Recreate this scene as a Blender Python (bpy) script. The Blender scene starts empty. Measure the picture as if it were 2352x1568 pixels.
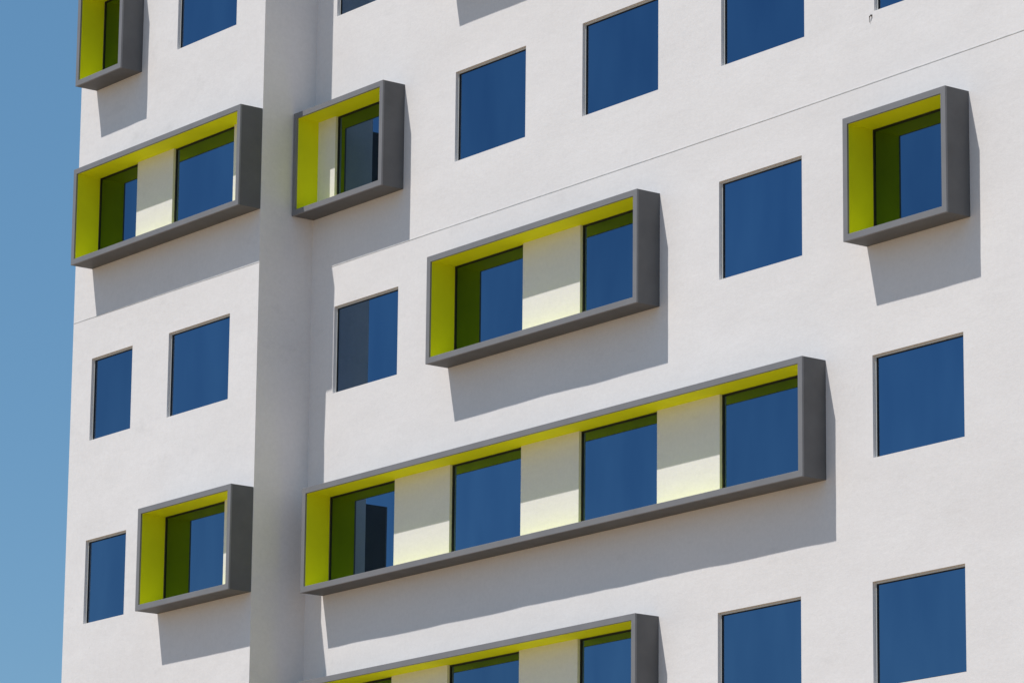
import bpy, bmesh, math, random
from mathutils import Matrix, Vector, noise

# ------------------------------------------------------------------ camera, sky, sun, exposure
scene = bpy.context.scene
ZO = 10.2                                   # height of the lowest storey in view above the ground
CAM = Vector((62.9498, -38.6880, -8.5971 + ZO))
YAW, PITCH, ROLL = 0.927854, 0.230178, 0.010503
fw = Vector((-math.sin(YAW) * math.cos(PITCH), math.cos(YAW) * math.cos(PITCH), math.sin(PITCH)))
rt = Vector((math.cos(YAW), math.sin(YAW), 0))
up = rt.cross(fw)
r2 = rt * math.cos(ROLL) + up * math.sin(ROLL)
u2 = -rt * math.sin(ROLL) + up * math.cos(ROLL)
cd = bpy.data.cameras.new('camera')
cam = bpy.data.objects.new('camera', cd)
scene.collection.objects.link(cam)
m3 = Matrix((r2, u2, -fw)).transposed()
cam.matrix_world = Matrix.Translation(CAM) @ m3.to_4x4()
cd.sensor_width = 36.0
cd.sensor_fit = 'HORIZONTAL'
cd.lens = 9921.2 / 2352.0 * 36.0
cd.clip_start = 0.5
cd.clip_end = 6000
scene.camera = cam

SX, SZ = 0.4528, 2.0296                     # shadow run sideways and downward per metre of projection
sun_dir = Vector((-SX, -1.0, SZ)).normalized()
elev = math.asin(sun_dir.z)
azim = math.atan2(sun_dir.x, sun_dir.y)     # clockwise from +Y

world = bpy.data.worlds.new('World')
scene.world = world
world.use_nodes = True
nt = world.node_tree
for n in list(nt.nodes):
    nt.nodes.remove(n)
sky = nt.nodes.new('ShaderNodeTexSky')
sky.sky_type = 'NISHITA'
sky.sun_disc = False
sky.sun_elevation = elev
sky.sun_rotation = azim
sky.altitude = 50
sky.air_density = 1.0
sky.dust_density = 0.0
sky.ozone_density = 2.4
bg = nt.nodes.new('ShaderNodeBackground')
bg.inputs['Strength'].default_value = 0.10
wo = nt.nodes.new('ShaderNodeOutputWorld')
hs = nt.nodes.new('ShaderNodeHueSaturation')
hs.inputs['Saturation'].default_value = 1.20
hs.inputs['Hue'].default_value = 0.496
nt.links.new(sky.outputs[0], hs.inputs['Color'])
hz = nt.nodes.new('ShaderNodeMixRGB')          # thin even veil: the sky in the photo hardly pales downward
hz.inputs[0].default_value = 0.45
hz.inputs[2].default_value = (1.38, 3.12, 5.15, 1)
nt.links.new(hs.outputs[0], hz.inputs[1])
nt.links.new(hz.outputs[0], bg.inputs[0])
nt.links.new(bg.outputs[0], wo.inputs[0])

sl = bpy.data.lights.new('sun', 'SUN')
sl.energy = 4.05
sl.angle = math.radians(0.53)
sl.color = (1.0, 0.955, 0.90)
so = bpy.data.objects.new('sun', sl)
so.rotation_euler = sun_dir.to_track_quat('Z', 'Y').to_euler()
so.location = (0, -30, 60)
scene.collection.objects.link(so)

scene.view_settings.view_transform = 'Standard'
scene.view_settings.look = 'None'
scene.view_settings.exposure = 0.0
scene.view_settings.gamma = 1.0
scene.view_settings.use_curve_mapping = False
scene.render.engine = 'CYCLES'
scene.cycles.max_bounces = 12
scene.cycles.diffuse_bounces = 8

# ------------------------------------------------------------------ materials
def new_mat(name):
    m = bpy.data.materials.new(name)
    m.use_nodes = True
    t = m.node_tree
    b = t.nodes['Principled BSDF']
    return m, t, b

def noise_node(t, scale, detail=3, rough=0.5, vec=None):
    n = t.nodes.new('ShaderNodeTexNoise')
    n.inputs['Scale'].default_value = scale
    n.inputs['Detail'].default_value = detail
    n.inputs['Roughness'].default_value = rough
    if vec is not None:
        t.links.new(vec, n.inputs['Vector'])
    return n

def coords(t, scale=(1, 1, 1)):
    tc = t.nodes.new('ShaderNodeTexCoord')
    mp = t.nodes.new('ShaderNodeMapping')
    mp.inputs['Scale'].default_value = scale
    t.links.new(tc.outputs['Object'], mp.inputs['Vector'])
    return mp.outputs[0]

def ramp(t, fac, stops):
    r = t.nodes.new('ShaderNodeValToRGB')
    e = r.color_ramp.elements
    e[0].position, e[0].color = stops[0][0], (*stops[0][1], 1)
    e[1].position, e[1].color = stops[-1][0], (*stops[-1][1], 1)
    for p, c in stops[1:-1]:
        x = e.new(p)
        x.color = (*c, 1)
    t.links.new(fac, r.inputs[0])
    return r

def mix(t, fac, a, b, mode='MULTIPLY'):
    n = t.nodes.new('ShaderNodeMixRGB')
    n.blend_type = mode
    for k, v in ((0, fac), (1, a), (2, b)):
        if hasattr(v, 'default_value') or hasattr(v, 'is_linked'):
            t.links.new(v, n.inputs[k])
        else:
            n.inputs[k].default_value = v if k == 0 else (*v, 1)
    return n.outputs[0]

def bumps(t, b, layers):
    last = None
    for h, strength, dist in layers:
        n = t.nodes.new('ShaderNodeBump')
        n.inputs['Strength'].default_value = strength
        n.inputs['Distance'].default_value = dist
        t.links.new(h, n.inputs['Height'])
        if last is not None:
            t.links.new(last, n.inputs['Normal'])
        last = n.outputs[0]
    t.links.new(last, b.inputs['Normal'])

# white trowelled render
M_WALL, t, b = new_mat('white_stucco')
v = coords(t)
vs = coords(t, (0.85, 1, 1.7))
big = noise_node(t, 0.35, 4, 0.55, v)
strokes = noise_node(t, 2.6, 4, 0.6, vs)
fine = noise_node(t, 30, 3, 0.6, v)
smudge = noise_node(t, 1.3, 5, 0.65, vs)
c1 = ramp(t, big.outputs[0], [(0.3, (0.825, 0.793, 0.776)), (0.7, (0.868, 0.838, 0.822))])
c2 = ramp(t, smudge.outputs[0], [(0.60, (1, 1, 1)), (0.76, (0.91, 0.91, 0.91))])
c3 = ramp(t, strokes.outputs[0], [(0.3, (0.975, 0.975, 0.975)), (0.7, (1.0, 1.0, 1.0))])
speck = noise_node(t, 5.0, 5, 0.7, v)
c4 = ramp(t, speck.outputs[0], [(0.69, (1, 1, 1)), (0.76, (0.86, 0.86, 0.85))])
col = mix(t, 1.0, c1.outputs[0], c2.outputs[0])
col = mix(t, 1.0, col, c4.outputs[0])
grain = noise_node(t, 14.0, 4, 0.75, v)
c5 = ramp(t, grain.outputs[0], [(0.32, (0.95, 0.95, 0.95)), (0.62, (1, 1, 1))])
col = mix(t, 1.0, col, c5.outputs[0])
col = mix(t, 1.0, col, c3.outputs[0])
t.links.new(col, b.inputs['Base Color'])
b.inputs['Roughness'].default_value = 0.9
b.inputs['Specular IOR Level'].default_value = 0.2
bumps(t, b, [(smudge.outputs[0], 0.22, 0.015), (strokes.outputs[0], 0.18, 0.009), (fine.outputs[0], 0.45, 0.003)])

def paint(name, color, rough, var=0.06, spec=0.5, bump=0.05, nscale=2.0):
    m, t, b = new_mat(name)
    v = coords(t)
    n = noise_node(t, nscale, 4, 0.6, v)
    f = noise_node(t, 45, 2, 0.5, v)
    lo = tuple(c * (1 - var) for c in color)
    hi = tuple(min(1, c * (1 + var)) for c in color)
    r = ramp(t, n.outputs[0], [(0.3, lo), (0.7, hi)])
    t.links.new(r.outputs[0], b.inputs['Base Color'])
    b.inputs['Roughness'].default_value = rough
    b.inputs['Specular IOR Level'].default_value = spec
    rr = t.nodes.new('ShaderNodeMapRange')
    rr.inputs['To Min'].default_value = max(0.05, rough - 0.1)
    rr.inputs['To Max'].default_value = min(1.0, rough + 0.12)
    t.links.new(noise_node(t, nscale * 2.3, 4, 0.7, v).outputs[0], rr.inputs['Value'])
    t.links.new(rr.outputs[0], b.inputs['Roughness'])
    bumps(t, b, [(n.outputs[0], bump, 0.01), (f.outputs[0], bump, 0.002)])
    return m

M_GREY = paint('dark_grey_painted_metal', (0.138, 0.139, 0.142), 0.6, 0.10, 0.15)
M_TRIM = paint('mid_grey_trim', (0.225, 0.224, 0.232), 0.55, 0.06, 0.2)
M_LIME = paint('lime_yellow_paint', (0.765, 0.785, 0.014), 0.6, 0.04, 0.1)
M_FRAME = paint('pale_aluminium', (0.62, 0.62, 0.60), 0.4, 0.03, 0.5)
M_GASKET = paint('black_rubber', (0.015, 0.017, 0.02), 0.6, 0.1, 0.3)
M_DARK = paint('dark_anodised_frame', (0.03, 0.032, 0.03), 0.5, 0.1, 0.3)
M_JOINT = paint('joint_shade_grey', (0.68, 0.68, 0.67), 0.8, 0.15, 0.2, nscale=5)  # grey on a raised strip, standing in for the shade of a recessed groove
M_RUST = paint('weathered_steel', (0.10, 0.09, 0.08), 0.7, 0.2, 0.3, nscale=20)
M_ROOF = paint('roof_membrane', (0.30, 0.30, 0.29), 0.9, 0.1, 0.2)
M_GROUND = paint('pale_concrete_paving', (0.33, 0.24, 0.155), 0.9, 0.12, 0.2, nscale=0.05)

M_GLASS, t, b = new_mat('solar_coated_glass')
v = coords(t)
gn = noise_node(t, 0.8, 3, 0.5, coords(t, (1.6, 1, 0.5)))
r = ramp(t, gn.outputs[0], [(0.35, (0.103, 0.178, 0.292)), (0.65, (0.128, 0.208, 0.322))])
oi = t.nodes.new('ShaderNodeObjectInfo')      # no two panes are coated quite alike
mr = t.nodes.new('ShaderNodeMapRange')
mr.inputs['To Min'].default_value = 0.91
mr.inputs['To Max'].default_value = 1.09
t.links.new(oi.outputs['Random'], mr.inputs['Value'])
cb = t.nodes.new('ShaderNodeCombineColor')
for k in range(3):
    t.links.new(mr.outputs[0], cb.inputs[k])
t.links.new(mix(t, 1.0, r.outputs[0], cb.outputs[0]), b.inputs['Base Color'])
b.inputs['Metallic'].default_value = 1.0
b.inputs['Roughness'].default_value = 0.012
bumps(t, b, [(gn.outputs[0], 0.06, 0.01)])

# ------------------------------------------------------------------ helpers
col_ = scene.collection
def obj(name, bm, mat, parent=None, **props):
    me = bpy.data.meshes.new(name)
    bmesh.ops.recalc_face_normals(bm, faces=bm.faces)
    bm.to_mesh(me)
    bm.free()
    me.materials.append(mat)
    o = bpy.data.objects.new(name, me)
    col_.objects.link(o)
    if parent is not None:
        o.parent = parent
    for k, v in props.items():
        o[k] = v
    return o

def add_box(bm, x0, x1, y0, y1, z0, z1, bevel=0.0):
    vs = [bm.verts.new((x, y, z)) for x in (x0, x1) for y in (y0, y1) for z in (z0, z1)]
    f = [(0, 1, 3, 2), (4, 6, 7, 5), (0, 4, 5, 1), (2, 3, 7, 6), (0, 2, 6, 4), (1, 5, 7, 3)]
    fs = [bm.faces.new([vs[i] for i in q]) for q in f]
    if bevel:
        es = list({e for q in fs for e in q.edges})
        bmesh.ops.bevel(bm, geom=es, offset=bevel, segments=2, profile=0.5, affect='EDGES')

def ring(bm, x0, x1, z0, z1, t, y0, y1, bevel=0.0, tb=None):
    """rectangular tube, walls t thick (bottom tb), from y0 (front) to y1 (back)"""
    tb = t if tb is None else tb
    def loop(a0, a1, c0, c1, y):
        return [bm.verts.new(p) for p in ((a0, y, c0), (a1, y, c0), (a1, y, c1), (a0, y, c1))]
    of, ob = loop(x0, x1, z0, z1, y0), loop(x0, x1, z0, z1, y1)
    inf, inb = loop(x0 + t, x1 - t, z0 + tb, z1 - t, y0), loop(x0 + t, x1 - t, z0 + tb, z1 - t, y1)
    for i in range(4):
        j = (i + 1) % 4
        bm.faces.new((of[i], of[j], ob[j], ob[i]))
        bm.faces.new((inf[j], inf[i], inb[i], inb[j]))
        bm.faces.new((of[j], of[i], inf[i], inf[j]))
        bm.faces.new((ob[i], ob[j], inb[j], inb[i]))
    if bevel:
        es = []
        for a in (of, inf):
            for i in range(4):
                es.append(bm.edges.get((a[i], a[(i + 1) % 4])))
        for i in range(4):
            es.append(bm.edges.get((of[i], ob[i])))
        bmesh.ops.bevel(bm, geom=es, offset=bevel, segments=2, profile=0.5, affect='EDGES')

def breaks(lo, hi, cuts, step):
    pts = sorted({round(lo, 4), round(hi, 4)} | {round(c, 4) for c in cuts if lo < c < hi})
    out = []
    for a, c in zip(pts, pts[1:]):
        n = max(1, math.ceil((c - a) / step))
        out += [a + (c - a) * i / n for i in range(n)]
    out.append(pts[-1])
    return out

def facade(x0, x1, z0, z1, Y, holes, covers, amp=0.008, step=0.16):
    """one wall skin with window openings, their reveals, and the gentle waviness of hand-trowelled render"""
    bm = bmesh.new()
    xs = breaks(x0, x1, [h[i] for h in holes for i in (0, 1)], step)
    zs = breaks(z0, z1, [h[i] for h in holes for i in (2, 3)], step)
    keep = [(h[0], h[1], h[2], h[3]) for h in holes] + covers
    def disp(x, z):
        d = min(x - x0, x1 - x, 0.3)
        for a, c, e, f in keep:
            dx = max(a - x, 0, x - c)
            dz = max(e - z, 0, z - f)
            d = min(d, math.hypot(dx, dz))
        w = min(1.0, max(0.0, d / 0.3))
        n = noise.noise(Vector((x * 0.8, Y, z * 1.1))) + 0.5 * noise.noise(Vector((x * 2.1, Y + 7, z * 2.6)))
        return amp * w * n
    V = {}
    def vert(i, k):
        if (i, k) not in V:
            V[i, k] = bm.verts.new((xs[i], Y + disp(xs[i], zs[k]), zs[k]))
        return V[i, k]
    for i in range(len(xs) - 1):
        cx = (xs[i] + xs[i + 1]) / 2
        for k in range(len(zs) - 1):
            cz = (zs[k] + zs[k + 1]) / 2
            if any(h[0] < cx < h[1] and h[2] < cz < h[3] for h in holes):
                continue
            f = bm.faces.new((vert(i, k), vert(i + 1, k), vert(i + 1, k + 1), vert(i, k + 1)))
            f.smooth = True
    for a, c, e, f, depth in holes:
        D = Y + depth
        q = [bm.verts.new(p) for p in ((a, Y, e), (c, Y, e), (c, Y, f), (a, Y, f))]
        w = [bm.verts.new(p) for p in ((a, D, e), (c, D, e), (c, D, f), (a, D, f))]
        for i in range(4):
            j = (i + 1) % 4
            bm.faces.new((q[i], q[j], w[j], w[i]))
        bm.faces.new(w)                       # solid block behind the frame
    return bm

# ------------------------------------------------------------------ layout (metres; z measured from the lowest visible storey)
S = 1.0408            # how far the corner block stands forward
D = 0.4359            # how far the window boxes stand out
T = 0.095             # width of a box's front edge
WR = 5.7965           # right-hand corner of the corner block
PL, BX = 0.16, 0.115  # depth of openings (plain, inside boxes)

# plain windows: x0, x1, z0, z1
main_win = [
    (9.746, 11.589, 9.717, 11.190), (13.022, 14.866, 9.722, 11.197), (16.332, 18.188, 9.739, 11.190),
    (19.684, 21.530, 9.756, 11.200), (6.377, 8.250, 12.942, 14.395), (16.281, 18.117, 6.535, 8.001),
    (19.580, 21.412, 3.392, 4.829), (19.543, 21.385, 0.232, 1.679), (16.245, 18.054, 0.228, 1.676),
    (6.470, 8.263, 6.537, 7.979),
]
wing_win = [
    (3.102, 4.931, 12.949, 14.395), (3.104, 4.961, 6.553, 7.995), (0.650, 1.962, 6.556, 7.993),
    (0.647, 1.937, 3.382, 4.818),
]
extra_main = [(22.90, 24.74, 9.75, 11.19), (22.90, 24.74, 6.54, 8.00), (22.90, 24.74, 3.39, 4.83),
              (16.30, 18.14, 12.95, 14.40), (16.30, 18.14, -2.95, -1.50), (19.58, 21.42, -2.95, -1.50)]
extra_wing = [(3.10, 4.95, 0.23, 1.68), (0.65, 1.95, 0.23, 1.68)]
# boxes: x0, x1, z0, z1, [window x-spans], label
G1, G2, G3, G4, G5 = (6.40, 8.255), (9.735, 11.565), (13.000, 14.860), (16.290, 18.130), (19.580, 21.400)
main_box = [
    (5.812, 8.358, 9.563, 11.311, [G1], 'narrow grey window box with lime lining, tight in the corner by the forward block, half in its shadow'),
    (9.640, 14.915, 6.394, 8.116, [G2, G3], 'grey window box with lime lining and two panes, in the middle of the set-back wall'),
    (19.487, 21.587, 6.385, 8.151, [G5], 'small single-pane grey window box with lime lining, farthest right in the photo'),
    (6.296, 18.605, 3.232, 4.936, [G1, G2, G3, G4], 'very long grey window box with lime lining and four panes'),
    (6.296, 14.912, 0.081, 1.801, [G1, G2, G3], 'lowest grey window box with lime lining, cut off by the bottom of the photo'),
    (9.640, 14.915, 12.80, 14.52, [G2, G3], None),
]
wing_box = [
    (0.559, 5.790, 9.594, 11.302, [(0.655, 1.950), (3.085, 4.950)], 'grey window box with two panes spanning the whole forward corner block'),
    (2.995, 5.790, 3.250, 4.966, [(3.095, 4.950)], 'single-pane grey window box on the right half of the forward corner block'),
    (0.509, 1.992, 12.814, 14.526, [(0.610, 1.890)], 'small grey window box at the top left corner of the building'),
]

# ------------------------------------------------------------------ ground
bm = bmesh.new()
R_ = 2500
vs = [bm.verts.new(p) for p in ((-R_, -R_, 0), (R_, -R_, 0), (R_, R_, 0), (-R_, R_, 0))]
bm.faces.new(vs)
obj('ground', bm, M_GROUND, kind='structure')

# ------------------------------------------------------------------ building
bld = bpy.data.objects.new('apartment_building', None)
bld['label'] = 'white stuccoed block with blue-glazed windows and projecting grey and lime window boxes'
bld['category'] = 'building'
col_.objects.link(bld)

XR, ZT, YB = 38.0, 21.2 + ZO, 15.0
def up_z(rects, depth=None):
    out = []
    for r in rects:
        q = (r[0], r[1], r[2] + ZO, r[3] + ZO)
        out.append(q + (depth,) if depth else q)
    return out

def box_holes(boxes):
    out = []
    for x0, x1, z0, z1, spans, _ in boxes:
        for a, c in spans:
            if abs(a - x0 - T) < 0.03:
                a = x0 + T - 0.02             # this window starts right at the lining
            out.append((a, c, z0 + T + ZO - 0.02, z1 - T + ZO + 0.02, BX))
    return out

mh = up_z(main_win + extra_main, PL) + box_holes(main_box)
wh = up_z(wing_win + extra_wing, PL) + box_holes(wing_box)
mc = up_z([b_[:4] for b_ in main_box]) + [(WR, XR, 8.67 + ZO, 8.76 + ZO)]
wc = up_z([b_[:4] for b_ in wing_box]) + [(0, WR, 8.70 + ZO, 8.73 + ZO)]

obj('wall', facade(WR, XR, 0, ZT, 0.0, mh, mc), M_WALL, bld)
obj('wall', facade(0.0, WR, 0, ZT, -S, wh, wc), M_WALL, bld)
bm = bmesh.new()                              # the return between the two planes, and the far sides
for p in (((WR, -S), (WR, 0.0)), ((0, YB), (0, -S)), ((XR, 0), (XR, YB)), ((XR, YB), (0, YB))):
    (xa, ya), (xb, yb) = p
    q = [bm.verts.new(c) for c in ((xa, ya, 0), (xb, yb, 0), (xb, yb, ZT), (xa, ya, ZT))]
    bm.faces.new(q)
obj('side_wall', bm, M_WALL, bld)
bm = bmesh.new()
q = [bm.verts.new((x, y, ZT)) for x, y in ((0, -S), (WR, -S), (WR, 0), (XR, 0), (XR, YB), (0, YB))]
bm.faces.new(q)
obj('roof', bm, M_ROOF, bld)

# horizontal movement joint in the render
def joint(pts, Y):
    bm = bmesh.new()
    rnd = random.Random(3)
    for (xa, za), (xb, zb) in zip(pts, pts[1:]):
        w = 0.006
        v8 = [bm.verts.new((x, y, z + s * w)) for x, z in ((xa, za), (xb, zb)) for y in (Y + 0.02, Y - 0.0045) for s in (-1, 1)]
        for f in ((0, 1, 3, 2), (4, 6, 7, 5), (0, 2, 6, 4), (1, 5, 7, 3), (2, 3, 7, 6)):
            bm.faces.new([v8[i] for i in f])
    return bm
obj('wall_joint', joint([(6.35, 8.675 + ZO), (10, 8.684 + ZO), (14, 8.691 + ZO), (17.4, 8.700 + ZO), (22.7, 8.752 + ZO), (XR - 0.01, 8.90 + ZO)], 0.0), M_JOINT, bld)
obj('wall_joint', joint([(0.01, 8.733 + ZO), (WR - 0.01, 8.700 + ZO)], -S), M_JOINT, bld)

def window(x0, x1, z0, z1, Y, recess, label=None, mat=None, fw_=0.030):
    """pale frame, black gasket, mirror-coated pane; set back from the wall plane Y by recess"""
    y = Y + recess
    bm = bmesh.new()
    ring(bm, x0, x1, z0, z1, fw_, y, Y + recess + 0.06, 0.002, tb=0.010)
    fr = obj('window', bm, mat or M_FRAME, bld)
    if label:
        fr['label'] = label
    bm = bmesh.new()
    ring(bm, x0 + fw_, x1 - fw_, z0 + 0.010, z1 - fw_, 0.016, y + 0.008, y + 0.05, 0, tb=0.006)
    obj('gasket', bm, M_GASKET, fr)
    bm = bmesh.new()
    add_box(bm, x0 + fw_ + 0.012, x1 - fw_ - 0.012, y + 0.018, y + 0.030, z0 + 0.014, z1 - fw_ - 0.012)
    obj('pane', bm, M_GLASS, fr)

for k, (x0, x1, z0, z1) in enumerate(main_win + extra_main):
    window(x0, x1, z0 + ZO, z1 + ZO, 0.0, 0.042,
           'window beside the shaded return, its pane half grey with the reflected wall' if k == 9 else None)
for x0, x1, z0, z1 in wing_win + extra_wing:
    window(x0, x1, z0 + ZO, z1 + ZO, -S, 0.042)

def window_box(x0, x1, z0, z1, spans, label, Y):
    z0 += ZO
    z1 += ZO
    bm = bmesh.new()
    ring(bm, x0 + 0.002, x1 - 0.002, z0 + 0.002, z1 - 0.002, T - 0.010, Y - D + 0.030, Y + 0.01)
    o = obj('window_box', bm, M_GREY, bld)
    if label:
        o['label'] = label
    bm = bmesh.new()
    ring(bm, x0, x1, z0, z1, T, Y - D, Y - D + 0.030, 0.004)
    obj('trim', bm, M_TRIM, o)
    bm = bmesh.new()
    ring(bm, x0 + T - 0.008, x1 - T + 0.008, z0 + T - 0.008, z1 - T + 0.008, 0.0065, Y - D + 0.030, Y + 0.0445)
    obj('lining', bm, M_LIME, o)
    for a, c in spans:
        window(max(a, x0 + T), c, z0 + T, z1 - T, Y, 0.045, None, M_DARK, 0.012)

for b_ in main_box:
    window_box(*b_, 0.0)
for b_ in wing_box:
    window_box(*b_, -S)

# little bent wire left sticking out under the upper right window
bm = bmesh.new()
pts = [Vector(p) for p in ((19.636, 0.01, 9.706 + ZO), (19.628, -0.016, 9.700 + ZO), (19.612, -0.022, 9.690 + ZO), (19.602, -0.018, 9.672 + ZO), (19.598, -0.014, 9.640 + ZO), (19.596, -0.012, 9.606 + ZO))]
prev = None
for i, p in enumerate(pts):
    rad = (0.012, 0.014, 0.010, 0.005, 0.004, 0.0035)[i]
    d = (pts[min(i + 1, len(pts) - 1)] - pts[max(i - 1, 0)]).normalized()
    a = d.orthogonal().normalized()
    c = d.cross(a)
    loop = [bm.verts.new(p + a * rad * math.cos(h) + c * rad * math.sin(h)) for h in (2 * math.pi * j / 8 for j in range(8))]
    if prev:
        for j in range(8):
            bm.faces.new((prev[j], prev[(j + 1) % 8], loop[(j + 1) % 8], loop[j]))
    else:
        bm.faces.new(loop)
    prev = loop
bm.faces.new(prev)
obj('wire_stub', bm, M_RUST, bld)
